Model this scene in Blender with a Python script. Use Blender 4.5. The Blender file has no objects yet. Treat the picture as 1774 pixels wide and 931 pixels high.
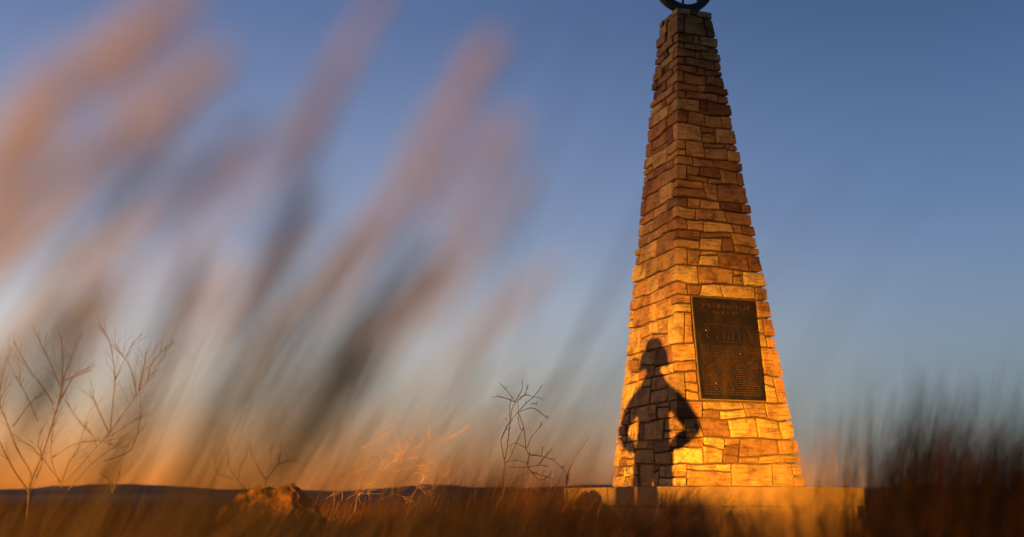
import bpy, bmesh, math, random
import numpy as np
from mathutils import Vector, Matrix, noise as mnoise

R = math.radians
SC = bpy.context.scene
COL = SC.collection

# ------------------------------------------------------------------ camera
F_PX, W_PX, H_PX = 1725.0, 1774.0, 931.0
PITCH = R(12.785)
CAM_Z = 0.60
cam_d = bpy.data.cameras.new('camera'); cam = bpy.data.objects.new('camera', cam_d); COL.objects.link(cam)
cam.location = (0, 0, CAM_Z); cam.rotation_euler = (math.pi/2 + PITCH, 0, 0)
cam_d.sensor_width = 36; cam_d.lens = 36*F_PX/W_PX
cam_d.clip_start = 0.02; cam_d.clip_end = 30000
cam_d.dof.use_dof = True; cam_d.dof.focus_distance = 10.0; cam_d.dof.aperture_fstop = 1.3
SC.camera = cam

# ------------------------------------------------------------------ sky, sun, lamp light, exposure
SUN_AZ, SUN_EL = R(-56), R(1.6)          # azimuth from +Y (view axis), clockwise
world = bpy.data.worlds.new('World'); SC.world = world; world.use_nodes = True
wn = world.node_tree; wn.nodes.clear()
out = wn.nodes.new('ShaderNodeOutputWorld'); bg = wn.nodes.new('ShaderNodeBackground')
sky = wn.nodes.new('ShaderNodeTexSky'); sky.sky_type = 'NISHITA'; sky.sun_disc = False
sky.sun_elevation = SUN_EL; sky.sun_rotation = SUN_AZ
sky.altitude = 300; sky.air_density = 1.3; sky.dust_density = 1.6; sky.ozone_density = 2.2
bg.inputs[1].default_value = 0.05
wn.links.new(sky.outputs[0], bg.inputs[0])
# dusk colours over the physical sky: glow low down on the sunset side, blue grey opposite, deep blue overhead
def wmath(op, a, b=None, clamp=False):
    m = wn.nodes.new('ShaderNodeMath'); m.operation = op; m.use_clamp = clamp
    for i, v in enumerate((a, b)):
        if v is None: continue
        if isinstance(v, (int, float)): m.inputs[i].default_value = v
        else: wn.links.new(v, m.inputs[i])
    return m.outputs[0]
tcw = wn.nodes.new('ShaderNodeTexCoord'); sepw = wn.nodes.new('ShaderNodeSeparateXYZ'); wn.links.new(tcw.outputs['Generated'], sepw.inputs[0])
def wramp(stops):
    r = wn.nodes.new('ShaderNodeValToRGB'); e = r.color_ramp.elements; r.color_ramp.interpolation = 'B_SPLINE'
    while len(e) < len(stops): e.new(.5)
    for i, (p, c) in enumerate(stops): e[i].position = p; e[i].color = (*c, 1)
    wn.links.new(sepw.outputs[2], r.inputs[0]); return r.outputs[0]
glow = wramp([(0, (.98, .26, .035)), (.035, (.92, .38, .10)), (.085, (.60, .52, .41)), (.148, (.68, .67, .68)), (.25, (.31, .39, .60)), (.45, (.095, .17, .40)), (1, (.03, .06, .2))])
side = wramp([(0, (.22, .21, .16)), (.04, (.20, .255, .26)), (.085, (.225, .31, .37)), (.15, (.235, .325, .45)), (.26, (.145, .25, .49)), (.46, (.034, .085, .225)), (1, (.02, .045, .14))])
hx, hy = sepw.outputs[0], sepw.outputs[1]
hl = wmath('SQRT', wmath('ADD', wmath('ADD', wmath('MULTIPLY', hx, hx), wmath('MULTIPLY', hy, hy)), 1e-5))
dot = wmath('DIVIDE', wmath('ADD', wmath('MULTIPLY', hx, math.sin(SUN_AZ)), wmath('MULTIPLY', hy, math.cos(SUN_AZ))), hl)
mr = wn.nodes.new('ShaderNodeMapRange'); mr.interpolation_type = 'SMOOTHSTEP'; mr.inputs[1].default_value = .10; mr.inputs[2].default_value = .87
wn.links.new(dot, mr.inputs[0])
wmix = wn.nodes.new('ShaderNodeMix'); wmix.data_type = 'RGBA'; wn.links.new(mr.outputs[0], wmix.inputs[0]); wn.links.new(side, wmix.inputs[6]); wn.links.new(glow, wmix.inputs[7])
bg2 = wn.nodes.new('ShaderNodeBackground'); wn.links.new(wmix.outputs[2], bg2.inputs[0]); bg2.inputs[1].default_value = .8
wadd = wn.nodes.new('ShaderNodeAddShader'); wn.links.new(bg.outputs[0], wadd.inputs[0]); wn.links.new(bg2.outputs[0], wadd.inputs[1])
wn.links.new(wadd.outputs[0], out.inputs[0])

sun_d = bpy.data.lights.new('sun', 'SUN'); sun = bpy.data.objects.new('sun', sun_d); COL.objects.link(sun)
sun_d.energy = 1.25; sun_d.angle = R(0.5); sun_d.color = (1.0, 0.60, 0.38)
sdir = Vector((math.sin(SUN_AZ)*math.cos(SUN_EL), math.cos(SUN_AZ)*math.cos(SUN_EL), math.sin(SUN_EL)))
sun.rotation_euler = sdir.to_track_quat('Z', 'Y').to_euler(); sun.location = sdir*50

SC.view_settings.view_transform = 'Standard'; SC.view_settings.look = 'None'
SC.view_settings.exposure = 0.0; SC.view_settings.gamma = 1.0
SC.cycles.use_denoising = True
SC.cycles.max_bounces = 6; SC.cycles.diffuse_bounces = 3; SC.cycles.transparent_max_bounces = 8
SC.cycles.sample_clamp_indirect = 4

# monument frame
D0 = 11.0
ROT = R(70.392)
UX = Vector((math.sin(ROT), math.cos(ROT), 0)); UY = Vector((-math.cos(ROT), math.sin(ROT), 0))
BASE_Z = CAM_Z + 0.08
A_, T_, HM = 1.602, 0.451, 6.03
NEAR = Vector((1.783, D0, BASE_Z))
CEN = NEAR + (UX+UY)*A_/2                      # axis of the obelisk at plinth-top level
ROOT_ROT = math.atan2(UX.y, UX.x)

# assumed unseen lamp: where the light is taken to come from
L_AZ = R(24)
LAMP = Vector((NEAR.x - 36.7*math.sin(L_AZ), NEAR.y - 36.7*math.cos(L_AZ), 0.72))
MAN = Vector((NEAR.x - 10.5*math.sin(L_AZ), NEAR.y - 10.5*math.cos(L_AZ), 0.0))
LAMP_W = 530000
SPOT_HALF = 8.6
LAMP_WIDE = 130000
AIM_WIDE = Vector((NEAR.x-3.3, NEAR.y+1.4, -1.4))
LAMP_AIM = Vector((NEAR.x-.5, NEAR.y+.2, -1.5))

# ------------------------------------------------------------------ helpers
def link(o, parent=None):
    COL.objects.link(o)
    if parent is not None: o.parent = parent
    return o
def tag(o, label=None, cat=None, group=None, kind=None):
    if label: o['label'] = label
    if cat: o['category'] = cat
    if group: o['group'] = group
    if kind: o['kind'] = kind
    return o
def empty(name, loc, rz=0.0):
    o = bpy.data.objects.new(name, None); COL.objects.link(o); o.location = loc; o.rotation_euler = (0, 0, rz)
    o.empty_display_size = 0.1
    return o
def mesh_obj(name, verts, faces, mat, parent=None, smooth=False):
    me = bpy.data.meshes.new(name); me.from_pydata([tuple(v) for v in verts], [], faces); me.update()
    if smooth: me.polygons.foreach_set('use_smooth', [True]*len(me.polygons))
    o = bpy.data.objects.new(name, me); me.materials.append(mat)
    return link(o, parent)
def bm_obj(name, bm, mat, parent=None, smooth=False):
    me = bpy.data.meshes.new(name); bm.to_mesh(me); bm.free()
    if smooth: me.polygons.foreach_set('use_smooth', [True]*len(me.polygons))
    o = bpy.data.objects.new(name, me); me.materials.append(mat)
    return link(o, parent)
def bm_box(bm, c, s, rot=None, bevel=0.0):
    m = Matrix.Translation(c) @ (rot.to_4x4() if rot is not None else Matrix()) @ Matrix.Diagonal((s[0], s[1], s[2], 1))
    r = bmesh.ops.create_cube(bm, size=1, matrix=m)
    if bevel > 0:
        es = list({e for v in r['verts'] for e in v.link_edges})
        bmesh.ops.bevel(bm, geom=es, offset=bevel, segments=2, affect='EDGES', profile=0.6)
def bm_cyl(bm, p0, p1, r0, r1=None, n=16):
    p0, p1 = Vector(p0), Vector(p1); d = p1-p0
    m = Matrix.Translation((p0+p1)/2) @ d.to_track_quat('Z', 'Y').to_matrix().to_4x4()
    bmesh.ops.create_cone(bm, cap_ends=True, segments=n, radius1=r0, radius2=r0 if r1 is None else r1, depth=d.length, matrix=m)
def ray_pt(px, py, depth):
    """a point seen at photo pixel (px,py) whose distance along the view axis is depth"""
    c, s = math.cos(PITCH), math.sin(PITCH)
    x = (px - W_PX/2)/F_PX; z = -(py - H_PX/2)/F_PX
    return Vector((x*depth, (c - s*z)*depth, CAM_Z + (s + c*z)*depth))

# ------------------------------------------------------------------ materials
def new_mat(name):
    m = bpy.data.materials.new(name); m.use_nodes = True
    nt = m.node_tree; b = nt.nodes['Principled BSDF']
    return m, nt, b
def N(nt, t, **k):
    n = nt.nodes.new(t)
    for a, v in k.items(): setattr(n, a, v)
    return n
def ramp(nt, stops):
    r = N(nt, 'ShaderNodeValToRGB'); e = r.color_ramp.elements
    while len(e) < len(stops): e.new(0.5)
    for i, (p, c) in enumerate(stops): e[i].position = p; e[i].color = (c[0], c[1], c[2], 1)
    return r
def mix(nt, fac, a, b, mode='MIX'):
    m = N(nt, 'ShaderNodeMix', data_type='RGBA', blend_type=mode)
    for i, v in ((0, fac), (6, a), (7, b)):
        if hasattr(v, 'is_linked') or hasattr(v, 'links'): nt.links.new(v, m.inputs[i])
        elif isinstance(v, (tuple, list)): m.inputs[i].default_value = (*v[:3], 1)
        else: m.inputs[i].default_value = v
    return m.outputs[2]
def noise_tex(nt, vec, scale, detail=5, rough=0.6, mapping=None):
    if mapping:
        mp = N(nt, 'ShaderNodeMapping'); mp.inputs['Scale'].default_value = mapping; nt.links.new(vec, mp.inputs[0]); vec = mp.outputs[0]
    n = N(nt, 'ShaderNodeTexNoise'); n.inputs['Scale'].default_value = scale; n.inputs['Detail'].default_value = detail
    n.inputs['Roughness'].default_value = rough; nt.links.new(vec, n.inputs['Vector'])
    return n.outputs['Fac']
def bump(nt, b, hsock, dist, strength=1.0, prev=None):
    bp = N(nt, 'ShaderNodeBump'); bp.inputs['Distance'].default_value = dist; bp.inputs['Strength'].default_value = strength
    nt.links.new(hsock, bp.inputs['Height'])
    if prev is not None: nt.links.new(prev, bp.inputs['Normal'])
    nt.links.new(bp.outputs[0], b.inputs['Normal'])
    return bp.outputs[0]

def stone_mat():
    m, nt, b = new_mat('sandstone')
    tc = N(nt, 'ShaderNodeTexCoord').outputs['Object']
    geo = N(nt, 'ShaderNodeNewGeometry').outputs['Random Per Island']
    base = ramp(nt, [(0, (.24, .10, .035)), (.22, (.38, .22, .07)), (.42, (.28, .115, .04)), (.62, (.46, .29, .10)), (.8, (.14, .055, .022)), (1, (.34, .17, .055))])
    nt.links.new(geo, base.inputs[0])
    off = N(nt, 'ShaderNodeVectorMath', operation='ADD'); nt.links.new(tc, off.inputs[0])
    cmb = N(nt, 'ShaderNodeCombineXYZ'); mul = N(nt, 'ShaderNodeMath', operation='MULTIPLY'); mul.inputs[1].default_value = 37
    nt.links.new(geo, mul.inputs[0]); nt.links.new(mul.outputs[0], cmb.inputs[0]); nt.links.new(mul.outputs[0], cmb.inputs[2])
    nt.links.new(cmb.outputs[0], off.inputs[1])
    v = off.outputs[0]
    n1 = noise_tex(nt, v, 5, 6, .65)
    n2 = noise_tex(nt, v, 3.0, 6, .7, (1.5, 1.5, 16))      # bedding lines
    n3 = noise_tex(nt, v, 60, 4, .7)
    r1 = ramp(nt, [(.32, (.42, .36, .30)), (.5, (.95, .93, .9)), (.72, (1.3, 1.25, 1.1))]); nt.links.new(n1, r1.inputs[0])
    r2 = ramp(nt, [(.38, (.35, .28, .22)), (.47, (.95, .95, .95)), (.7, (1.2, 1.18, 1.1))]); nt.links.new(n2, r2.inputs[0])
    c = mix(nt, 1, base.outputs[0], r1.outputs[0], 'MULTIPLY'); c = mix(nt, .75, c, r2.outputs[0], 'MULTIPLY')
    r3 = ramp(nt, [(.3, (.6, .6, .6)), (.5, (1, 1, 1))]); nt.links.new(n3, r3.inputs[0])
    c = mix(nt, .8, c, r3.outputs[0], 'MULTIPLY')
    nt.links.new(c, b.inputs['Base Color']); b.inputs['Roughness'].default_value = .85
    b.inputs['Specular IOR Level'].default_value = .25
    p = bump(nt, b, n2, .03, 1); p = bump(nt, b, n1, .03, .9, p); bump(nt, b, n3, .010, 1, p)
    return m
def rough_mat(name, stops, scale=4, bumpd=.01, rough=.9, fine=40, spec=.2):
    m, nt, b = new_mat(name)
    tc = N(nt, 'ShaderNodeTexCoord').outputs['Object']
    n1 = noise_tex(nt, tc, scale, 7, .65); n2 = noise_tex(nt, tc, fine, 5, .7)
    r1 = ramp(nt, stops); nt.links.new(n1, r1.inputs[0])
    r2 = ramp(nt, [(.3, (.65, .65, .65)), (.6, (1.05, 1.05, 1.05))]); nt.links.new(n2, r2.inputs[0])
    nt.links.new(mix(nt, .7, r1.outputs[0], r2.outputs[0], 'MULTIPLY'), b.inputs['Base Color'])
    b.inputs['Roughness'].default_value = rough; b.inputs['Specular IOR Level'].default_value = spec
    p = bump(nt, b, n1, bumpd*2, .7); bump(nt, b, n2, bumpd*.5, .8, p)
    return m
def plain(name, col, rough=.6, metal=0, var=.25, scale=20):
    m, nt, b = new_mat(name)
    tc = N(nt, 'ShaderNodeTexCoord').outputs['Object']
    n = noise_tex(nt, tc, scale, 4)
    d = tuple(c*(1-var) for c in col); l = tuple(min(1, c*(1+var)) for c in col)
    r = ramp(nt, [(.3, d), (.7, l)]); nt.links.new(n, r.inputs[0]); nt.links.new(r.outputs[0], b.inputs['Base Color'])
    b.inputs['Roughness'].default_value = rough; b.inputs['Metallic'].default_value = metal
    return m
def blade_mat(name, stops, trans=.35, tcol=None):
    """thin plant matter: per-blade colour and light passing through"""
    m, nt, b = new_mat(name)
    geo = N(nt, 'ShaderNodeNewGeometry').outputs['Random Per Island']
    r = ramp(nt, stops); nt.links.new(geo, r.inputs[0]); nt.links.new(r.outputs[0], b.inputs['Base Color'])
    b.inputs['Roughness'].default_value = .8; b.inputs['Specular IOR Level'].default_value = .04
    tr = N(nt, 'ShaderNodeBsdfTranslucent'); nt.links.new(r.outputs[0], tr.inputs[0])
    ms = N(nt, 'ShaderNodeMixShader'); ms.inputs[0].default_value = trans
    nt.links.new(b.outputs[0], ms.inputs[1]); nt.links.new(tr.outputs[0], ms.inputs[2])
    nt.links.new(ms.outputs[0], nt.nodes['Material Output'].inputs[0])
    return m

M_STONE = stone_mat()
M_MORTAR = rough_mat('mortar', [(.3, (.035, .018, .009)), (.7, (.075, .038, .018))], 8, .006, .95)
M_MORTAR_PALE = rough_mat('pale_mortar', [(.3, (.08, .05, .022)), (.7, (.15, .09, .04))], 8, .005, .95)
M_SLAB = rough_mat('plinth_concrete', [(.3, (.07, .035, .016)), (.45, (.15, .08, .035)), (.75, (.21, .12, .052))], 2.2, .012, .9, 55)
M_PWALL = rough_mat('plinth_wall_stone', [(.25, (.12, .065, .03)), (.5, (.20, .11, .05)), (.75, (.26, .15, .07))], 2.5, .012, .95, 30)
M_BRONZE = None
def bronze():
    m, nt, b = new_mat('dark_bronze')
    tc = N(nt, 'ShaderNodeTexCoord').outputs['Object']
    n1 = noise_tex(nt, tc, 3.5, 6, .7, (1, 1, .6)); n2 = noise_tex(nt, tc, 45, 4, .7)
    r = ramp(nt, [(.3, (.004, .0025, .002)), (.5, (.010, .005, .0025)), (.72, (.030, .013, .005))]); nt.links.new(n1, r.inputs[0])
    nt.links.new(r.outputs[0], b.inputs['Base Color']); b.inputs['Metallic'].default_value = .2; b.inputs['Specular IOR Level'].default_value = .2
    rr = ramp(nt, [(.3, (.5, .5, .5)), (.7, (.75, .75, .75))]); nt.links.new(n1, rr.inputs[0]); nt.links.new(rr.outputs[0], b.inputs['Roughness'])
    bump(nt, b, n2, .003, .7)
    return m
M_BRONZE = bronze()
M_BRONZE_HI = plain('worn_bronze', (.08, .036, .015), .5, .5, .4, 30)
M_IRON = plain('dark_iron', (.018, .014, .012), .75, .2, .3)
M_GLINT_EYE = plain('pale_glint_eye', (.7, .62, .5), .35, .3, .1)  # pale colour for painted plaque glints, shared by the eyes

# ------------------------------------------------------------------ ground and hills
def terrain_h(x, y):
    return 0.05*mnoise.noise(Vector((x*.35, y*.35, 3))) + 0.02*mnoise.noise(Vector((x*1.3, y*1.3, 7)))
def build_ground():
    # radial sheet, fine near the camera, out past the hills
    rs = [0]; r = .5
    while r < 40: rs.append(r); r += max(.35, r*.05)
    while r < 12000: rs.append(r); r *= 1.25
    rs.append(12000)
    n = 96; vs = [(0, 4, terrain_h(0, 4))]; fs = []
    for i, r in enumerate(rs[1:]):
        for k in range(n):
            a = 2*math.pi*k/n; x, y = r*math.cos(a), 4 + r*math.sin(a)
            fade = max(0, 1 - r/200)
            vs.append((x, y, terrain_h(x, y)*fade))
    for k in range(n): fs.append((0, 1+k, 1+(k+1) % n))
    for i in range(len(rs)-2):
        for k in range(n):
            a = 1+i*n+k; b = 1+i*n+(k+1) % n
            fs.append((a, a+n, b+n, b))
    m = rough_mat('dry_earth', [(.3, (.015, .008, .006)), (.55, (.035, .016, .009)), (.8, (.06, .028, .013))], 1.2, .02, .95, 25)
    tag(mesh_obj('ground', vs, fs, m, smooth=True), kind='structure')
build_ground()

def build_hills():
    m = rough_mat('scrub_hillside', [(.35, (.035, .04, .035)), (.65, (.07, .07, .05))], .004, .5, 1, .05)
    vs, fs = [], []
    na, nr = 240, 8
    for i in range(nr+1):
        for k in range(na+1):
            az = R(-75 + 150*k/na)
            t = i/nr
            r = 3300 + 1500*t
            prof = math.sin(math.pi*min(1, t*1.0))
            e = mnoise.fractal(Vector((az*9, 2.7, t*.8)), .9, 2.1, 4)
            bumpy = 26 + 20*e + 14*math.exp(-((az-R(-4.6))/R(1.7))**2) + 6*math.exp(-((az-R(-19))/R(3))**2)
            bumpy -= 18*math.exp(-((az-R(-10))/R(2.2))**2)
            h = max(2, bumpy)*prof + (-4 if i in (0, nr) else 0)
            vs.append((r*math.sin(az), r*math.cos(az), h))
    for i in range(nr):
        for k in range(na):
            a = i*(na+1)+k; fs.append((a, a+1, a+na+2, a+na+1))
    tag(mesh_obj('hills', vs, fs, m, smooth=True), kind='structure')
build_hills()

# ------------------------------------------------------------------ the monument
mon = empty('stone_monument', (CEN.x, CEN.y, 0), ROOT_ROT)
tag(mon, 'tall tapering sandstone monument with a dark bronze plaque and a wheel on top', 'monument')
# local frame: x along UX, y along UY, z up from ground; front (plaque) face is y = -w
random.seed(11)
def halfw(z):                       # z above plinth top
    return (A_ + (T_-A_)*min(1.02, z/HM))/2
FN = [Vector((0, -1, 0)), Vector((1, 0, 0)), Vector((0, 1, 0)), Vector((-1, 0, 0))]
CN = [(-1, -1), (1, -1), (1, 1), (-1, 1)]
def peri(q, z, p):
    """point on the outline at height z, perimeter parameter q (face + fraction), p metres proud"""
    q = q % 4; k = int(math.floor(q + 1e-9)) % 4; fr = q - math.floor(q + 1e-9)
    w = halfw(z)
    a, b = CN[k], CN[(k+1) % 4]
    x = w*(a[0] + (b[0]-a[0])*fr); y = w*(a[1] + (b[1]-a[1])*fr)
    if abs(fr) < 1e-6: n = FN[k] + FN[(k-1) % 4]
    else: n = FN[k]
    return Vector((x + n.x*p, y + n.y*p, BASE_Z + z))

PL_U0, PL_U1, PL_Z0, PL_Z1 = -.412, .418, .965, 2.150      # plaque on face 0
PM = .022

# row boundaries; two fixed at the plaque's bottom and top
def rows_between(z0, z1, hmin, hmax):
    out_ = [z0]; z = z0
    while z1 - z > hmax*1.35:
        z += random.uniform(hmin, hmax); out_.append(z)
    if z1 - z > hmax: out_.append((z+z1)/2 + random.uniform(-.02, .02))
    return out_
ROWS = rows_between(0, PL_Z0-PM, .19, .34) + rows_between(PL_Z0-PM, PL_Z1+PM, .24, .42)
z = PL_Z1+PM; ROWS.append(z)
while z < HM-.25:
    f = z/HM; z += random.uniform(.14-.05*f, .36-.20*f) ; ROWS.append(z)
ROWS[-1] = HM - .09; ROWS.append(HM)
FLAT = {i for i, z in enumerate(ROWS) if z in (0, HM) or abs(z-(PL_Z0-PM)) < 1e-6 or abs(z-(PL_Z1+PM)) < 1e-6}
def row_z(i, q):
    amp = 0 if i in FLAT else .030
    a = q*math.pi/2; rad = 1.6*halfw(ROWS[i])/.8
    return ROWS[i] + amp*mnoise.noise(Vector((math.cos(a)*rad*2.2, math.sin(a)*rad*2.2, i*3.7)))

stones_v, stones_f = [], []
GAP = .0088
def add_stone(q0b, q0t, q1b, q1t, zb, zt, prot, gap=GAP, quoin=False):
    """q..: left/right joints at bottom/top; zb(q), zt(q) bottom/top boundaries"""
    qm = (q0b+q1b+q0t+q1t)/4; zm = (zb(qm)+zt(qm))/2; W = 2*halfw(zm); Hh = zt(qm)-zb(qm)
    width = (q1b+q1t-q0b-q0t)/2*W
    if width < .025 or Hh < .022: return
    gs = gap/width; gt = gap/Hh; es = min(.3, .011/width); et = min(.3, .010/Hh)
    nc = max(3, int(width/.035)); nr = max(2, int(Hh/.035))
    S = [gs, gs+es*.25] + [gs+es+(1-2*gs-2*es)*i/nc for i in range(nc+1)] + [1-gs-es*.25, 1-gs]
    T = [gt, gt+et*.25] + [gt+et+(1-2*gt-2*et)*i/nr for i in range(nr+1)] + [1-gt-et*.25, 1-gt]
    # snap a column onto a corner if the stone wraps it
    qa, qb = (q0b+q0t)/2, (q1b+q1t)/2
    corner = None
    for c in range(0, 5):
        if qa + .004 < c < qb - .004: corner = c
    if corner is not None:
        sc = (corner-qa)/(qb-qa); j = min(range(2, len(S)-2), key=lambda i: abs(S[i]-sc)); S[j] = sc; cj = j
    base = len(stones_v); seed = random.uniform(0, 1000)
    tilt = random.uniform(-.010, .010); tiltv = random.uniform(-.006, .010)
    chip = [random.uniform(0, 1) for _ in range(4)]
    for jt, t in enumerate(T):
        for js, s in enumerate(S):
            ql = q0b+(q0t-q0b)*t; qr = q1b+(q1t-q1b)*t
            es_, et_ = js in (0, 1, len(S)-2, len(S)-1), jt in (0, 1, len(T)-2, len(T)-1)
            q = ql + (qr-ql)*s
            if corner is not None and js == cj: q = corner
            z0, z1 = zb(q), zt(q); z_ = z0+(z1-z0)*t
            ring0 = js in (0, len(S)-1) or jt in (0, len(T)-1)
            ring1 = not ring0 and (js in (1, len(S)-2) or jt in (1, len(T)-2))
            n1 = mnoise.noise(Vector((q*W*6+seed, z_*6, seed)))
            n2 = mnoise.noise(Vector((q*W*22+seed, z_*30, seed)))
            if ring0: p = -.045
            elif ring1: p = prot - .007 + .003*n1
            else:
                e = min(min(s, 1-s)*width, min(t, 1-t)*Hh)
                p = prot + .009*n1 + .005*n2 + tilt*(s-.5) + tiltv*(t-.5) - .002*math.exp(-e/.010)
            # uneven outline, rounded corners
            if es_ or et_:
                dq = .007*mnoise.noise(Vector((seed, z_*11, 5)))*(1 if es_ else 0)/W
                dz = .007*mnoise.noise(Vector((q*W*11, seed, 9)))*(1 if et_ else 0)
                if not (corner is not None and js == cj): q += dq if es_ else 0
                z_ += dz if et_ else 0
            cs = min(s, 1-s)*width; ct = min(t, 1-t)*Hh; rr = .008+.035*chip[(0 if s < .5 else 1)+(0 if t < .5 else 2)]**3
            rr = min(rr, width*.4, Hh*.4)
            if cs < rr and ct < rr:
                d = math.hypot(rr-cs, rr-ct)
                if d > rr*.95:
                    k = (1 - rr*.95/d)
                    if not (corner is not None and js == cj): q += (rr-cs)*k/W*(1 if s < .5 else -1)
                    z_ += (rr-ct)*k*(1 if t < .5 else -1)
            stones_v.append(peri(q, z_, p))
    ns = len(S)
    for j in range(len(T)-1):
        for i in range(ns-1):
            a = base+j*ns+i; stones_f.append((a, a+1, a+ns+1, a+ns))

def rp(): return .004 + random.random()**1.5*.030
def fill_cell(q0b, q0t, q1b, q1t, zb, zt, depth=0):
    qm = (q0b+q1b)/2; zm = zb(qm); W = 2*halfw(zm); w = (q1b-q0b)*W; h = zt(qm)-zb(qm)
    r = random.random()
    if depth < 2 and h > .17 and w > .10 and r < (.80 if h > .27 else .40):
        f = random.choice([.3, .36, .5, .62, .7]); sl = random.uniform(-.22, .22)
        def zmid(q, f=f, sl=sl): 
            ff = f + sl*((q-q0b)/max(1e-6, q1b-q0b)-.5)
            return zb(q)+(zt(q)-zb(q))*ff
        lerp = lambda a, b: a+(b-a)*f
        ml, mr = lerp(q0b, q0t), lerp(q1b, q1t)
        fill_cell(q0b, ml, q1b, mr, zb, zmid, depth+1); fill_cell(ml, q0t, mr, q1t, zmid, zt, depth+1)
    elif depth < 2 and w > .46 and r < .6 or (depth < 3 and w > .68):
        f = random.uniform(.3, .7); j = random.uniform(-.03, .03)/W
        b, t = q0b+(q1b-q0b)*f - j, q0t+(q1t-q0t)*f + j
        if random.random() < .14:                     # narrow filler stone beside the joint
            fw = random.uniform(.035, .06)/W
            add_stone(b, t, b+fw, t+fw, zb, zt, rp())
            fill_cell(q0b, q0t, b, t, zb, zt, depth+1); fill_cell(b+fw, t+fw, q1b, q1t, zb, zt, depth+1)
        else:
            fill_cell(q0b, q0t, b, t, zb, zt, depth+1); fill_cell(b, t, q1b, q1t, zb, zt, depth+1)
    else:
        add_stone(q0b, q0t, q1b, q1t, zb, zt, rp())

def span(q0b, q0t, q1b, q1t, zb, zt, W):
    """fill a stretch between joints with cells"""
    w = (q1b-q0b)*W
    if w < .03: return
    cuts = []; x = 0; sc = .75 + .25*W/1.6
    while w - x > .50*sc:
        x += random.uniform(.17, .60)*sc
        if w - x > .10: cuts.append(x/w)
    pb, pt = q0b, q0t
    for c in cuts:
        j = random.uniform(-.032, .032)/W
        b, t = q0b+(q1b-q0b)*c+j, q0t+(q1t-q0t)*c-j
        fill_cell(pb, pt, b, t, zb, zt); pb, pt = b, t
    fill_cell(pb, pt, q1b, q1t, zb, zt)

par = 0
for i in range(len(ROWS)-1):
    z0, z1 = ROWS[i], ROWS[i+1]
    zb = (lambda q, i=i: row_z(i, q)); zt = (lambda q, i=i: row_z(i+1, q))
    W = 2*halfw((z0+z1)/2)
    has_pl = z0 >= PL_Z0-PM-1e-6 and z1 <= PL_Z1+PM+1e-6
    # plaque joint as fraction at bottom/top of the row
    Wb, Wt = 2*halfw(z0), 2*halfw(z1)
    lb, lt = .5+(PL_U0-PM)/Wb, .5+(PL_U0-PM)/Wt
    rb, rt = .5+(PL_U1+PM)/Wb, .5+(PL_U1+PM)/Wt
    # quoins
    aft, bef = [0]*4, [0]*4
    for k in range(4):                                # corner k joins face k-1 (before) and face k (after)
        long_, short = random.uniform(.20, .40), random.uniform(.07, .15)
        if has_pl and k in (0, 1): long_ = random.uniform(.18, .24)
        a, b = (long_, short) if (i+k) % 2 else (short, long_)
        if has_pl:
            lim = (lt*Wt if k == 0 else (1-rt)*Wt)
            if k == 0: a = min(a, lim-.05) if lim-a > .07 else lim
            if k == 1: b = min(b, lim-.05) if lim-b > .07 else lim
        a, b = min(a, W*.42), min(b, W*.42)
        aft[k], bef[k] = a/W, b/W
    for k in range(4):
        pr = .006 + random.random()*.022
        c = k if k else 4
        qa = c - bef[k]; qb = c + aft[k]
        ja, jb = random.uniform(-.012, .012)/W, random.uniform(-.012, .012)/W
        if has_pl and k == 0 and abs(aft[k]*W-lt*Wt) < .01: qbb, qbt = 4+lb, 4+lt
        else: qbb, qbt = qb-jb, qb+jb
        if has_pl and k == 1 and abs(bef[k]*W-(1-rt)*Wt) < .01: qab, qat = rb, rt
        else: qab, qat = qa-ja, qa+ja
        h = z1-z0
        if h > .21 and random.random() < .6:
            f = random.uniform(.35, .65)
            zm_ = lambda q, f=f: zb(q)+(zt(q)-zb(q))*f
            add_stone(qab, (qab+qat)/2, qbb, qbb+(qbt-qbb)*f, zb, zm_, pr)
            add_stone((qab+qat)/2, qat, qbb+(qbt-qbb)*f, qbt, zm_, zt, .006+random.random()*.022)
        else:
            add_stone(qab, qat, qbb, qbt, zb, zt, pr)
        aft[k] = (qbb-c, qbt-c); bef[k] = (c-qab, c-qat)
    for k in range(4):
        l = (k+aft[k][0], k+aft[k][1]); kk = (k+1) % 4; r = (k+1-bef[kk][0], k+1-bef[kk][1])
        if k == 0 and has_pl:
            if (lb-l[0])*W > .03: span(l[0], l[1], lb, lt, zb, zt, W)
            if (r[0]-rb)*W > .03: span(rb, rt, r[0], r[1], zb, zt, W)
        else: span(l[0], l[1], r[0], r[1], zb, zt, W)
masonry = mesh_obj('masonry', stones_v, stones_f, M_STONE, mon, smooth=False)

# mortar core, recessed behind the stones
cv = []; cf = []
zs = [HM*i/40 for i in range(41)]
for z in zs:
    for q in [i/8 for i in range(32)]: cv.append(peri(q, z - (.012 if z == HM else 0) + (.003 if z == 0 else 0), -.026))
for i in range(40):
    for k in range(32):
        a = i*32+k; b = i*32+(k+1) % 32; cf.append((a, b, b+32, a+32))
cf.append(tuple(40*32+k for k in range(32)))
mesh_obj('mortar_core', cv, cf, M_MORTAR, mon)
# cap of the shaft
bm = bmesh.new(); wt = halfw(HM)
bm_box(bm, (0, 0, BASE_Z+HM-.012), (2*wt-.03, 2*wt-.03, .028), bevel=.006)
bm_obj('cap_stone', bm, M_MORTAR, mon)

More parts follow.
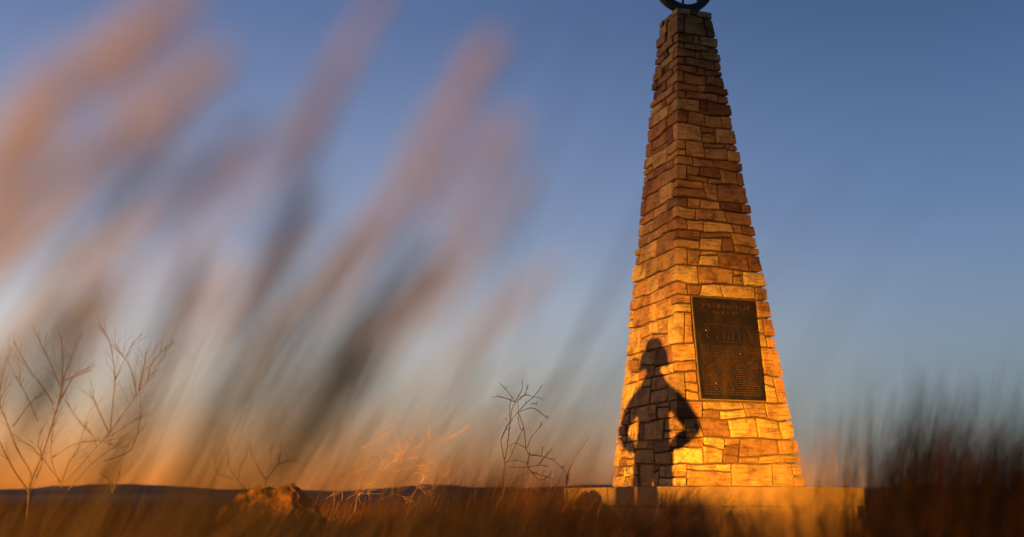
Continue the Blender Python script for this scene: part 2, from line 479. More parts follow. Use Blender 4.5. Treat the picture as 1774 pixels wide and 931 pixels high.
# plinth: slab and the wall below
SB = A_/2 + .465
bm = bmesh.new(); bm_box(bm, (0, 0, BASE_Z-.1025), (2*SB, 2*SB, .205), bevel=.010)
bmesh.ops.subdivide_edges(bm, edges=[e for e in bm.edges if e.calc_length() > .5], cuts=24, use_grid_fill=True)
for v in bm.verts:
    v.co += Vector(mnoise.noise_vector(v.co*3))*.004 + Vector(mnoise.noise_vector(v.co*14))*.0025
bm_obj('plinth_slab', bm, M_SLAB, mon)
bm = bmesh.new()
for k in range(4):
    nx = 3
    xs = [-SB+.05, -SB*.3, SB*.46, SB-.05] if k in (0, 2) else [-SB+.05, -.2, .55, SB-.05]
    for a, b in zip(xs[:-1], xs[1:]):
        rot = Matrix.Rotation(k*math.pi/2, 3, 'Z')
        c = rot @ Vector(((a+b)/2, -SB+.17, (BASE_Z-.207)/2-.1))
        bm_box(bm, c, ((b-a)-.012, .22, BASE_Z-.207+.2), rot, .012)
bm_obj('plinth_wall', bm, M_PWALL, mon)
bm = bmesh.new(); bm_box(bm, (0, 0, BASE_Z/2-.2), (2*SB-.22, 2*SB-.22, BASE_Z-.01)); bm_obj('plinth_core', bm, M_MORTAR, mon)

# bronze plaque, lying in the battered front face
tilt = math.atan2((A_-T_)/2, HM)
pl = empty('plaque', (0, 0, 0)); pl.parent = mon
zc = (PL_Z0+PL_Z1)/2; uc = (PL_U0+PL_U1)/2
pl.location = (uc, -halfw(zc), BASE_Z+zc); pl.rotation_euler = (-tilt, 0, 0)
PW, PH = PL_U1-PL_U0, PL_Z1-PL_Z0
bm = bmesh.new(); bm_box(bm, (0, .000, 0), (PW+.022, .012, PH+.022), bevel=.004); bm_obj('mortar_bed', bm, M_MORTAR_PALE, pl)
bm = bmesh.new(); bm_box(bm, (0, -.012, 0), (PW, .022, PH), bevel=.003); bm_obj('plate', bm, M_BRONZE, pl)
bm = bmesh.new(); e = .016
for s in (-1, 1):
    bm_box(bm, (s*(PW/2-e/2), -.0255, 0), (e, .008, PH), bevel=.002)
    bm_box(bm, (0, -.0255, s*(PH/2-e/2)), (PW-2*e-.001, .008, e), bevel=.002)
bm_obj('raised_border', bm, M_BRONZE, pl)
random.seed(5)
# heading strokes, relief panel and lines of cast lettering, worn beyond reading
bm = bmesh.new()
def strokes(zc_, h, x0, x1, step, wd, lift=.004, p=.9):
    x = x0
    while x < x1:
        if random.random() < p:
            n = random.choice([1, 2, 2, 3])
            cw = step*.62
            for k in range(n):
                if random.random() < .6: bm_box(bm, (x+cw*(k/max(1, n-1)) if n > 1 else x, -.023-lift/2, zc_), (wd, lift, h*random.uniform(.8, 1)))
                else: bm_box(bm, (x+cw/2, -.023-lift/2, zc_+h*random.choice([-.45, 0, .45])), (cw, lift, wd))
        x += step
strokes(.50, .052, -.36, -.02, .042, .006); strokes(.50, .052, .03, .36, .042, .006)
strokes(.425, .034, -.16, .14, .03, .005)
z = .02
while z > -.54:
    x = -.37
    while x < .36:
        wl = random.uniform(.03, .11)
        strokes(z, .011, x, min(x+wl, .37), .0125, .0028, .003, .95); x += wl+.016
    z -= .0265
bm_obj('lettering', bm, M_BRONZE_HI, pl)
bm = bmesh.new()                                       # low relief panel: ridge line, figures and wagons worn smooth
def poly_strip(pts, wd, lift=.005):
    for a, b in zip(pts[:-1], pts[1:]):
        a, b = Vector((a[0], -.023-lift/2, a[1])), Vector((b[0], -.023-lift/2, b[1]))
        d = b-a; rot = Matrix.Rotation(-math.atan2(d.z, d.x), 3, 'Y')
        bm_box(bm, (a+b)/2, (d.length, lift, wd), rot)
poly_strip([(-.30, .27), (-.1, .285), (.1, .262), (.30, .27)], .003)
poly_strip([(-.27, .25), (-.24, .20), (-.28, .15), (-.25, .10)], .003)
poly_strip([(.27, .25), (.30, .17), (.32, .08)], .003)
poly_strip([(-.12, .075), (.12, .075)], .003)
for x, h in ((-.05, .09), (.07, .11), (.0, .06), (.15, .08), (-.14, .07)): poly_strip([(x, .10), (x+.01, .10+h)], .003)
bm_obj('relief', bm, M_BRONZE_HI, pl)
for (bx, bz) in ((-.215, -.415), (.14, .005-.06), (-.28, .20)):  # pale beads painted in for bright reflections on the plate
    bm = bmesh.new(); bmesh.ops.create_uvsphere(bm, u_segments=12, v_segments=8, radius=.0045, matrix=Matrix.Translation((bx, -.024, bz)) @ Matrix.Diagonal((1, .7, 1, 1)))
    bm_obj('glint', bm, M_GLINT_EYE, pl, True)

# wheel on top: rim, spokes, hub on a low mounting block
wh = empty('wheel', (0, 0, 0)); wh.parent = mon
WR, WT = .44, .105
WZ = BASE_Z+HM+.055+WR
wh.location = (-.03, -.02, WZ)
def ring(r0, r1, y0, y1, n=72):
    vs, fs = [], []
    for k in range(n):
        a = 2*math.pi*k/n; c, s = math.cos(a), math.sin(a)
        vs += [(r0*c, y0, r0*s), (r1*c, y0, r1*s), (r1*c, y1, r1*s), (r0*c, y1, r0*s)]
    for k in range(n):
        a = 4*k; b = 4*((k+1) % n)
        for j in range(4): fs.append((a+j, a+(j+1) % 4, b+(j+1) % 4, b+j))
    return vs, fs
v, f = ring(WR-WT, WR-.010, -.04, .04); mesh_obj('rim', v, f, M_IRON, wh)
v, f = ring(WR-.0095, WR, -.047, .047); mesh_obj('tyre', v, f, M_IRON, wh)
bm = bmesh.new(); bm_cyl(bm, (0, -.09, 0), (0, .09, 0), .065, n=28); bm_cyl(bm, (0, -.12, 0), (0, .12, 0), .03, n=20); bm_obj('hub', bm, M_IRON, wh)
for k in range(8):
    a = 2*math.pi*k/8 - math.pi/2; c, s = math.cos(a), math.sin(a)
    bm = bmesh.new(); bm_cyl(bm, (.06*c, 0, .06*s), ((WR-WT+.004)*c, 0, (WR-WT+.004)*s), .020, .014, 12); bm_obj('spoke', bm, M_IRON, wh, True)
bm = bmesh.new(); bm_box(bm, (.06, 0, -WR+.02), (.26, .14, .09), bevel=.006); bm_obj('mounting_block', bm, M_IRON, wh)

# ------------------------------------------------------------------ blades of grass
class Blades:
    def __init__(s, seed): s.rng = np.random.default_rng(seed); s.parts = []
    def add(s, xy, h, width, lean, lean_az, bend, seg=6):
        """arrays: xy (n,2) roots, h lengths, width, lean at root (rad), azimuth of lean, bend (rad gained to the tip)"""
        n = len(h); r = s.rng
        t = np.linspace(0, 1, seg+1)
        ang = lean[:, None] + bend[:, None]*t[None, :]**1.4
        ds = (h/seg)[:, None]
        dx = np.sin(ang)*ds; dz = np.cos(ang)*ds
        X = np.concatenate([np.zeros((n, 1)), np.cumsum(dx[:, :-1], 1)], 1); Z = np.concatenate([np.zeros((n, 1)), np.cumsum(dz[:, :-1], 1)], 1)
        ca, sa = np.cos(lean_az)[:, None], np.sin(lean_az)[:, None]
        z0 = np.array([terrain_h(a, b) for a, b in xy])[:, None] - .02
        P = np.stack([xy[:, 0:1]+X*ca, xy[:, 1:2]+X*sa, z0+Z], 2)
        wa = r.uniform(0, 2*np.pi, n); wv = np.stack([np.cos(wa), np.sin(wa), np.zeros(n)], 1)[:, None, :]
        wd = width[:, None]*(1-t[None, :]**2.2*.92)
        A = P - wv*wd[:, :, None]/2; B = P + wv*wd[:, :, None]/2
        s.parts.append((A, B))
    def build(s, name, mat):
        vs = []; fs = []; off = 0
        for A, B in s.parts:
            n, m, _ = A.shape
            V = np.stack([A, B], 2).reshape(-1, 3)
            i = (np.arange(n)[:, None]*m*2 + np.arange(m-1)[None, :]*2).reshape(-1) + off
            fs.append(np.stack([i, i+1, i+3, i+2], 1)); vs.append(V); off += len(V)
        V = np.concatenate(vs); Fq = np.concatenate(fs)
        me = bpy.data.meshes.new(name)
        me.vertices.add(len(V)); me.vertices.foreach_set('co', V.astype(np.float32).ravel())
        me.loops.add(len(Fq)*4); me.loops.foreach_set('vertex_index', Fq.astype(np.int32).ravel())
        me.polygons.add(len(Fq)); me.polygons.foreach_set('loop_start', np.arange(len(Fq), dtype=np.int32)*4)
        me.update(calc_edges=True); me.materials.append(mat)
        o = bpy.data.objects.new(name, me); COL.objects.link(o); return o

def in_plinth(x, y, m=.05):
    d = Vector((x, y, 0))-Vector((CEN.x, CEN.y, 0)); return abs(d.dot(UX)) < SB+m and abs(d.dot(UY)) < SB+m

def tufts(B, spots, n_blades, hr, wr=(.002, .0045), spread=.12, lean=(.1, .5), bend=(.3, 1.1), az=(-.5, .5)):
    r = B.rng
    for (x, y, hs) in spots:
        n = int(n_blades*r.uniform(.7, 1.3))
        xy = np.stack([x+r.normal(0, spread, n), y+r.normal(0, spread, n)], 1)
        keep = np.array([not in_plinth(a, b) for a, b in xy]); xy = xy[keep]; n = len(xy)
        if n == 0: continue
        B.add(xy, r.uniform(hr[0], hr[1], n)*hs, r.uniform(wr[0], wr[1], n), r.uniform(lean[0], lean[1], n)*r.choice([1, 1, 1, -.4], n),
              r.uniform(az[0], az[1], n), r.uniform(bend[0], bend[1], n))

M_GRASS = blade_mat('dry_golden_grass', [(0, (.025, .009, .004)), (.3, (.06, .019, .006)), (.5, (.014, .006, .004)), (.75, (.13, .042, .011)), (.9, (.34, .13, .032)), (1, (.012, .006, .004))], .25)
M_GRASS_SHADE = blade_mat('shade_toned_grass', [(0, (.009, .005, .005)), (.4, (.016, .007, .005)), (.7, (.007, .005, .005)), (1, (.034, .012, .006))], .12)  # lack of lamplight is put into this dark blade colour
rng = np.random.default_rng(3)

def frustum_spots(n, d0, d1, px0, px1, hfun):
    out_ = []
    for _ in range(n):
        d = rng.uniform(d0, d1) if d1/d0 < 3 else d0*(d1/d0)**rng.uniform()
        px = rng.uniform(px0, px1)
        x = (px-887)/F_PX*d; y = d*.975
        out_.append((x, y, hfun(px, d)))
    return out_

G = Blades(1)
# general field
tufts(G, [q for q in frustum_spots(420, 5, 30, -250, 2000, lambda p, d: rng.uniform(.75, 1.0)) if q[1] > 14 or q[0]/q[1] > -.2 or rng.uniform() < .3], 110, (.35, .62), spread=.16)
tufts(G, frustum_spots(260, 30, 90, -250, 2000, lambda p, d: rng.uniform(.7, .95)), 60, (.35, .6), (.006, .012), spread=.5)
# sharp tussocks left of the plinth, centre
tufts(G, frustum_spots(46, 7.5, 10.5, 560, 1010, lambda p, d: rng.uniform(.85, 1.08)), 190, (.45, .72), (.0018, .004), .15, (.15, .55), (.3, 1.0), (-.4, .4))
tufts(G, frustum_spots(14, 6.5, 8.0, 790, 930, lambda p, d: rng.uniform(1.0, 1.18)), 200, (.5, .80), (.0018, .0035), .12, (.2, .45), (.2, .8), (-.3, .3))
# round the mound
tufts(G, frustum_spots(26, 4.8, 6.2, 330, 640, lambda p, d: rng.uniform(.8, .95)), 130, (.4, .62), (.0018, .004), .12)
# near blurred strip across the bottom
tufts(G, frustum_spots(50, 1.5, 3.2, 960, 1400, lambda p, d: rng.uniform(.86, 1.04)), 80, (.42, .64), (.002, .004), .10, (.2, .5), (.3, .9), (-.3, .3))
tufts(G, frustum_spots(5, 2.4, 3.6, -60, 420, lambda p, d: rng.uniform(.8, .98)), 70, (.42, .60), (.002, .004), .10, (.2, .5), (.3, .9), (-.3, .3))
GB = Blades(12)
tufts(GB, frustum_spots(10, 2.0, 2.8, 1360, 1430, lambda p, d: 1.0), 90, (.50, .75), (.002, .004), .05, (-.25, .15), (-.5, .2), (-.3, .3))
gbo = GB.build('lit_tone_grass', blade_mat('lit_tone_straw', [(0, (.55, .28, .06)), (.5, (.75, .42, .10)), (1, (.40, .18, .04))], .35))  # lamp glow put into the straw colour where the beam is weak
tag(gbo, 'blurred grass coloured bright orange as if lamplit, rising over the right end of the plinth', 'grass', kind='stuff')
go = G.build('grass', M_GRASS); tag(go, 'dry golden grass leaning right across the field around the monument', 'grass', kind='stuff')

K = Blades(2)
def right_h(p, d): return rng.uniform(.92, 1.12) + .06*math.exp(-((p-1560)/70)**2)
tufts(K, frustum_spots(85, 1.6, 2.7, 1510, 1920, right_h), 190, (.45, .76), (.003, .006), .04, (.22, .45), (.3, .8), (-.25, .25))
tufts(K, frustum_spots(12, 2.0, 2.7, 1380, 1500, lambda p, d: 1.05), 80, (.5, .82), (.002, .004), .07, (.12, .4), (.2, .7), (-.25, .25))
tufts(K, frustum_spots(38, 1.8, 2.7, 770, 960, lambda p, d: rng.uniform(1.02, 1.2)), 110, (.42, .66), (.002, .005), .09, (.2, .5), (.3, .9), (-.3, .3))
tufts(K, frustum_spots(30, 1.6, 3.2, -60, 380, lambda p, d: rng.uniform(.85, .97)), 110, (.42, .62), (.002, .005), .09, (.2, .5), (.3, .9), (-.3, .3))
tufts(K, frustum_spots(170, 2.4, 5.4, -140, 440, lambda p, d: rng.uniform(.96, 1.08)), 120, (.45, .66), (.002, .005), .12, (.2, .5), (.3, .9), (-.3, .3))  # dark-coloured blades screen the lit field, standing in for shade
ko = K.build('darkened_grass', M_GRASS_SHADE); tag(ko, 'seeding grass coloured dark to stand for an unlit foreground, thickest at the lower right', 'grass', kind='stuff')

# ------------------------------------------------------------------ feathery plumes close to the lens
M_PLUME = blade_mat('plume_bristle', [(0, (.37, .33, .45)), (.4, (.47, .38, .50)), (.7, (.30, .29, .40)), (1, (.50, .38, .44))], .5)
M_PLUME_DK = blade_mat('plume_bristle_dark', [(0, (.014, .016, .017)), (.5, (.024, .026, .025)), (1, (.045, .04, .036))], .25)
M_STALK = blade_mat('plume_stalk', [(0, (.022, .014, .012)), (1, (.04, .024, .018))], .1)

def catmull(pts, per=8):
    P = [pts[0]*2-pts[1]] + pts + [pts[-1]*2-pts[-2]]; out_ = []
    for i in range(1, len(P)-2):
        for k in range(per):
            t = k/per; a, b, c, d = P[i-1], P[i], P[i+1], P[i+2]
            out_.append(.5*((2*b)+(c-a)*t+(2*a-5*b+4*c-d)*t*t+(3*b-a-3*c+d)*t*t*t))
    out_.append(P[-2]); return out_
def tube(vs, fs, pts, r0, r1, n=5):
    m = len(pts); base = len(vs); up = Vector((0.3, 1, 0.1)).normalized()
    for i, p in enumerate(pts):
        d = (pts[min(i+1, m-1)]-pts[max(i-1, 0)]).normalized()
        a = d.cross(up).normalized(); b = d.cross(a)
        r = r0 + (r1-r0)*i/(m-1)
        for k in range(n):
            t = 2*math.pi*k/n; vs.append(p + a*math.cos(t)*r + b*math.sin(t)*r)
    for i in range(m-1):
        for k in range(n):
            x = base+i*n+k; y = base+i*n+(k+1) % n; fs.append((x, y, y+n, x+n))
def plume(label, px, depth, dens=900, width=.011, dark=False, seed=0):
    depth *= .78; dens = int(dens*.42); width *= .9
    rnd = random.Random(sum(map(ord, label)) + seed*101)
    head = catmull([ray_pt(x, y, depth*k) for (x, y), k in zip(px, [1, 1.0, 1.02, 1.04, 1.05][:len(px)])], 10)
    root = head[0]; d = (head[1]-head[0]).normalized()
    gx = root.x - .16 - .25*max(0, d.x); gy = root.y + rnd.uniform(-.02, .05)
    foot = Vector((gx, gy, terrain_h(gx, gy)-.01))
    L = (root-foot).length
    o = empty('feather_plume', foot); tag(o, label, 'plume', 'blurred feathery plumes close to the lens')
    mid = foot + Vector((0, 0, L*.45)); st = catmull([foot, mid*.75+(root-d*L*.35)*.25, root - d*L*.15, root], 8)
    vs, fs = [], []; tube(vs, fs, [p-foot for p in st], .0016, .0010); mesh_obj('stalk', vs, fs, M_STALK, o)
    vs, fs = [], []
    tube(vs, fs, [p-foot for p in head], .0010, .0004, 4)
    m = len(head)
    for _ in range(dens):
        u = rnd.random()**.85*(m-1.01); i = int(u); p = head[i].lerp(head[i+1], u-i); t = (head[i+1]-head[i]).normalized()
        uu = u/(m-1); env = math.sin(math.pi*min(1, .12+uu*.86))**.7
        q = Vector((rnd.gauss(0, 1), rnd.gauss(0, 1), rnd.gauss(0, 1))); q = (q - t*q.dot(t)).normalized()
        L_ = width*1.7*env*rnd.uniform(.6, 1.2)
        p = p + q*width*.18*rnd.random()
        e = p + t*L_*.8 + q*L_*.62; sd = q.cross(t)*.00032
        b = len(vs); vs += [p-sd-foot, p+sd-foot, e+sd*.4-foot, e-sd*.4-foot]; fs.append((b, b+1, b+2, b+3))
    mesh_obj('plume', vs, fs, M_PLUME_DK if dark else M_PLUME, o)
    return o
plume('brown pink plume sweeping up at the upper left edge', [(-60, 350), (60, 190), (200, 100), (350, -25)], .50, 1500, .018)
plume('broad pale pink plume below the topmost one at left', [(-60, 500), (110, 330), (260, 210), (390, 95)], .50, 1500, .019)
plume('faint mauve plume short of the middle, left of the upright one', [(120, 640), (280, 370), (460, 210)], .55, 1000, .016)
plume('upright pink plume reaching the top edge of the picture', [(380, 620), (490, 370), (560, 180), (680, -40)], .60, 1500, .014)
plume('bright pink plume pointing up in the centre of the sky', [(540, 560), (670, 370), (780, 190), (865, 60)], .60, 1500, .014)
plume('dim brownish plume bending far right above the shrubs', [(640, 620), (780, 490), (920, 290)], .60, 1000, .014)
plume('faint stubby mauve plume beside the bright pink one', [(740, 440), (810, 310), (890, 210)], .55, 500, .016)
plume('lowest grey plume trailing towards the monument', [(700, 720), (850, 565), (970, 450)], .70, 700, .011)
plume('dark olive seed head in the middle of the left half', [(440, 880), (540, 690), (640, 570), (760, 440)], .62, 1900, .016, True)
plume('dark grey green seed head low behind the left shrub', [(20, 760), (90, 650), (190, 500)], .62, 1300, .018, True)
plume('dusky seed head over the small bare twigs', [(290, 900), (380, 690), (480, 480), (540, 330)], .66, 1300, .013, True)
plume('dim dark seed head left of the olive one', [(150, 860), (270, 620), (350, 420)], .70, 1000, .013, True)
plume('slim dusky seed head close against the olive one', [(420, 760), (500, 600), (620, 400)], .62, 900, .012, True)
plume('short dark seed head low down above the earth mound', [(470, 860), (560, 730), (660, 610)], .75, 1300, .015, True)
plume('brown plume at the far left edge half out of view', [(-90, 480), (0, 330), (90, 190)], .45, 900, .016)

rp_ = random.Random(77)
for k in range(22):
    x0 = rp_.uniform(-80, 620); y0 = rp_.uniform(520, 760) + .0*x0; a_ = R(rp_.uniform(48, 66)); L_ = rp_.uniform(220, 420)
    x1, y1 = x0 + L_*math.cos(a_)*.45, y0 - L_*math.sin(a_)*.5; x2, y2 = x0 + L_*math.cos(a_)*1.15, y0 - L_*math.sin(a_)
    plume('faint thin blurred plume, one of many filling the sky left of the monument', [(x0, y0), (x1, y1), (x2, y2)], rp_.uniform(.60, .95), 500, rp_.uniform(.006, .011), k % 4 == 0, seed=k)

# near leaves that veil the lower left, rooted on the ground just ahead of the camera
V = Blades(7)
def veil(n, px0, px1, d0, d1, l0, l1, w, ln=(.12, .5)):
    r = V.rng; d = r.uniform(d0, d1, n); px = r.uniform(px0, px1, n)
    xy = np.stack([(px-887)/F_PX*d, d*.98], 1)
    V.add(xy, r.uniform(l0, l1, n), r.uniform(w[0], w[1], n), r.uniform(ln[0], ln[1], n), r.uniform(-.3, .3, n), r.uniform(.1, .5, n), 8)
veil(230, -350, 520, .55, 1.5, .66, 1.0, (.003, .007), (.2, .55))
veil(70, -100, 250, .5, 1.0, .62, .78, (.005, .009), (.3, .6))
veil(70, 280, 560, .8, 1.6, .60, .80, (.003, .007), (.25, .6))
veil(60, 880, 1060, 1.5, 2.2, .5, .72, (.002, .004))
vo = V.build('leaf_blades', blade_mat('grey_green_leaf', [(0, (.011, .008, .009)), (.5, (.022, .015, .015)), (.9, (.036, .022, .018)), (1, (.10, .055, .035))], .3))
tag(vo, 'blurred grey green grass leaves rising through the lower left foreground', 'grass', kind='stuff')

# ------------------------------------------------------------------ bare shrubs
M_TWIG_RED = plain('reddish_bark', (.035, .013, .008), .75, 0, .35, 14)
M_TWIG_PALE = plain('straw_coloured_twig', (.26, .125, .03), .7, 0, .7, 9)
M_TWIG_BROWN = plain('brown_stem', (.10, .045, .016), .8, 0, .5, 6)
M_TWIG_DARK = plain('dark_twig_bark', (.014, .013, .011), .85, 0, .35, 14)
def shrub(name, label, mat, depth, foot_px, lines, r0, r1, twigs=3, tw_len=.12, seed=1, dspread=.25, mat2=None):
    rnd = random.Random(seed)
    fp = ray_pt(foot_px[0], foot_px[1], depth); foot = Vector((fp.x, fp.y, terrain_h(fp.x, fp.y)-.03))
    root = empty(name, foot); tag(root, label, 'shrub')
    vs, fs = [], []; mat_t = mat2 or mat
    # stem from the ground to the first fork
    first = ray_pt(*lines[0][0], depth)
    tube(vs, fs, [p-foot for p in catmull([foot, (foot+first)/2+Vector((.01, 0, 0)), first], 5)], r0*1.25, r0, 6)
    mesh_obj('stem', vs, fs, mat, root, True)
    ends = {}
    for li, ln in enumerate(lines):
        vs, fs, tv, tf = [], [], [], []
        dd = None                                       # start depth: continue from an earlier line near this point
        best = 9
        for (x, y), dep in ends.items():
            q = math.hypot(x-ln[0][0], y-ln[0][1])
            if q < best: best = q; dd = dep
        if dd is None: dd = depth + rnd.uniform(-.1, .1)*dspread
        slope = rnd.uniform(-1, 1)*dspread; pts = []; acc = 0; tot = sum(math.dist(a, b) for a, b in zip(ln[:-1], ln[1:]))
        for i, p in enumerate(ln):
            if i: acc += math.dist(ln[i-1], p)
            dep = dd + slope*(tot/1000)*6*(acc/max(tot, 1)); pts.append(ray_pt(p[0], p[1], dep)); ends[p] = dep
        sm = catmull(pts, 5)
        sm = [p + Vector((rnd.gauss(0, 1), rnd.gauss(0, 1), rnd.gauss(0, 1)))*r1*.5 for p in sm]
        k0 = r0 if li < 3 else r0*rnd.uniform(.45, .75)
        tube(vs, fs, [p-foot for p in sm], k0, r1, 6)
        for _ in range(int(twigs*tot/60)+1):
            i = rnd.randrange(len(sm)//3, len(sm)-1); d = (sm[i+1]-sm[i]).normalized()
            side = Vector((rnd.uniform(-1, 1), rnd.uniform(-.6, .6), rnd.uniform(-.2, 1))); dr = (d*1.1+side*.9).normalized()
            L = tw_len*rnd.uniform(.3, 1.1); p = sm[i]; tp = [p]; 
            for k in range(4):
                dr = (dr + Vector((rnd.uniform(-.14, .18), rnd.uniform(-.12, .12), rnd.uniform(-.14, .08)))).normalized(); tp.append(tp[-1]+dr*L/4)
            tube(tv, tf, [q-foot for q in tp], r1*1.0, r1*.35, 4)
            if rnd.random() < .5:
                d2 = (dr+Vector((rnd.uniform(-.8, .8), rnd.uniform(-.4, .4), rnd.uniform(-.3, .8)))).normalized()
                tube(tv, tf, [tp[2]-foot, tp[2]+d2*L*.25-foot, tp[2]+d2*L*.5+Vector((0, 0, -.01*L))-foot], r1*.7, r1*.3, 4)
        nb, nf = len(vs), len(fs)
        ob = mesh_obj('branch', vs+tv, fs+[tuple(i+nb for i in f) for f in tf], mat, root, True)
        ob.data.materials.append(mat_t)
        ob.data.polygons.foreach_set('material_index', [0]*nf+[1]*len(tf))
    return root
shrub('bare_shrub', 'wide leafless reddish shrub at the far left in front of the sunset glow', M_TWIG_RED, 6.0, (43, 907), [
    [(50, 855), (52, 839), (72, 791), (92, 731), (107, 680), (110, 656), (124, 624), (141, 572)],
    [(50, 853), (24, 815), (0, 767), (-25, 720)],
    [(52, 845), (52, 819), (28, 775), (8, 723), (0, 699), (4, 656), (20, 598)],
    [(62, 830), (73, 799), (66, 767), (74, 740)],
    [(108, 839), (92, 819), (74, 795), (55, 775), (32, 763)],
    [(106, 840), (135, 811), (167, 775), (191, 747), (231, 691), (255, 660), (287, 612), (299, 592)],
    [(118, 849), (159, 803), (191, 779), (210, 765)],
    [(191, 747), (196, 690), (199, 660), (191, 596), (171, 560)],
    [(231, 691), (235, 680), (223, 632), (191, 596)],
    [(167, 775), (160, 755), (131, 723), (112, 691)],
    [(188, 750), (155, 676)],
    [(107, 672), (80, 616), (56, 564)],
    [(108, 672), (108, 608), (100, 568)],
    [(88, 795), (127, 771), (171, 765), (205, 775)],
    [(106, 845), (90, 799), (90, 751), (96, 719), (110, 680)],
    [(92, 700), (80, 680), (48, 636), (24, 592)],
    [(22, 739), (52, 699), (78, 676)],
    [(66, 731), (44, 683), (28, 652)],
    [(191, 755), (223, 735), (240, 722)],
    [(179, 799), (223, 783), (240, 745), (243, 700)],
    [(110, 660), (160, 642)], [(256, 660), (262, 630), (290, 600)], [(240, 676), (248, 640), (254, 610)],
    [(199, 658), (215, 625), (232, 590)], [(107, 690), (130, 650), (150, 640)],
    [(195, 853), (190, 835), (170, 815)], [(195, 853), (210, 815)],
    [(106, 836), (120, 800), (133, 780), (150, 730)]], .0055, .0014, 6, .16, 4)
shrub('bare_shrub', 'straw coloured tangle of arching twigs in the middle, left of the dark twig', M_TWIG_BROWN, 8.6, (600, 890), [
    [(618, 862), (636, 845), (654, 829), (670, 811), (686, 799), (709, 795), (731, 797), (749, 804), (761, 822)],
    [(579, 874), (580, 831), (602, 820), (618, 806), (636, 794), (654, 792), (664, 800)],
    [(593, 867), (595, 833), (618, 820), (636, 813)],
    [(563, 865), (582, 854)], [(629, 770), (627, 783), (618, 808), (620, 833), (622, 863)],
    [(629, 771), (629, 790), (631, 830), (640, 850)],
    [(679, 856), (681, 838), (690, 817), (697, 793), (695, 777), (688, 759)],
    [(697, 793), (709, 765), (727, 731)], [(725, 794), (731, 786), (754, 765), (777, 759), (813, 743)],
    [(645, 800), (641, 772), (659, 759), (677, 743), (697, 729)], [(690, 851), (709, 824), (727, 822), (743, 833), (752, 850)],
    [(661, 865), (686, 856), (704, 865), (722, 876)], [(603, 863), (625, 856), (663, 856)],
    [(752, 847), (768, 829), (780, 815)], [(613, 771), (629, 777)], [(640, 850), (665, 822), (680, 800), (715, 780), (740, 762)],
    [(600, 866), (640, 835), (668, 800)], [(705, 872), (720, 850), (738, 820), (745, 770), (739, 750)],
    [(690, 815), (715, 812), (740, 818)], [(655, 845), (690, 838), (720, 842), (742, 862)], [(640, 790), (665, 780), (690, 788)],
    [(668, 850), (676, 828), (695, 812), (722, 808), (744, 820)]], .0028, .0008, 9, .14, 9, mat2=M_TWIG_PALE)
shrub('bare_shrub', 'slender dark leafless twig standing against the pale sky left of the monument', M_TWIG_DARK, 8.6, (868, 850), [
    [(872, 827), (875, 805), (884, 794), (894, 768), (907, 742)],
    [(875, 803), (870, 779), (868, 764), (875, 746), (884, 730), (898, 714), (911, 699), (925, 687), (940, 667)],
    [(875, 796), (880, 763), (883, 739), (884, 730)],
    [(907, 742), (903, 744), (898, 730), (898, 714), (897, 697)],
    [(884, 730), (887, 709), (893, 697), (904, 675), (905, 657)], [(884, 728), (883, 705), (886, 690)],
    [(893, 697), (878, 691), (861, 687)], [(893, 697), (883, 683), (866, 664)], [(898, 694), (909, 683), (916, 667)],
    [(901, 713), (920, 707), (934, 713), (950, 726)], [(896, 697), (906, 686), (922, 687), (942, 692)],
    [(898, 714), (907, 742), (910, 763), (911, 777), (917, 788), (934, 790), (953, 795), (965, 803), (978, 817)],
    [(913, 777), (920, 758), (934, 742), (938, 730)], [(918, 782), (914, 805), (920, 817), (939, 824), (958, 829)],
    [(877, 801), (892, 798), (918, 803)], [(878, 809), (911, 810), (934, 806), (951, 809)], [(934, 803), (957, 777)],
    [(920, 700), (930, 700), (928, 701)], [(938, 790), (940, 775)], [(920, 817), (935, 832), (950, 826)], [(911, 777), (895, 768), (882, 772)]],
    .0054, .0020, 2.2, .07, 14)
shrub('bare_shrub', 'small faint twiggy shrub left of the earth mound', M_TWIG_DARK, 5.2, (432, 880), [
    [(426, 850), (413, 833), (397, 812), (395, 775)], [(413, 833), (384, 824), (375, 814), (372, 790)], [(413, 829), (417, 809), (426, 790), (431, 775)],
    [(426, 850), (400, 842)]], .0028, .0010, 2, .06, 21)
shrub('bare_shrub', 'small forked twig rising from the top of the earth mound', M_TWIG_DARK, 5.4, (462, 850), [
    [(460, 832), (439, 795), (432, 765)], [(460, 832), (480, 806), (485, 786), (487, 760)], [(480, 806), (498, 798), (522, 802)], [(461, 828), (468, 800), (470, 770)]],
    .0028, .0010, 2, .06, 23)
# one arching orange grass stalk by the plinth
st = [ray_pt(x, y, 8.0) for x, y in ((982, 841), (983, 824), (994, 796), (1005, 779), (1021, 758))]
ft = Vector((st[0].x, st[0].y, terrain_h(st[0].x, st[0].y)-.02)); so = empty('grass_stalk', ft)
tag(so, 'single orange grass stalk arching right beside the left end of the plinth', 'grass stalk')
vs, fs = [], []; tube(vs, fs, [p-ft for p in catmull([ft, (ft+st[0])/2] + st, 6)], .006, .0022, 5); mesh_obj('stem', vs, fs, M_TWIG_RED, so, True)
vs, fs = [], []; rnd = random.Random(2)
for i in range(26):
    p = st[0].lerp(st[1], rnd.random())-ft; d = Vector((rnd.uniform(-1, 1), rnd.uniform(-.5, .5), rnd.uniform(.2, 1))).normalized()
    tube(vs, fs, [p, p+d*.02, p+d*.035], .0022, .0006, 4)
mesh_obj('seed_head', vs, fs, M_TWIG_RED, so)

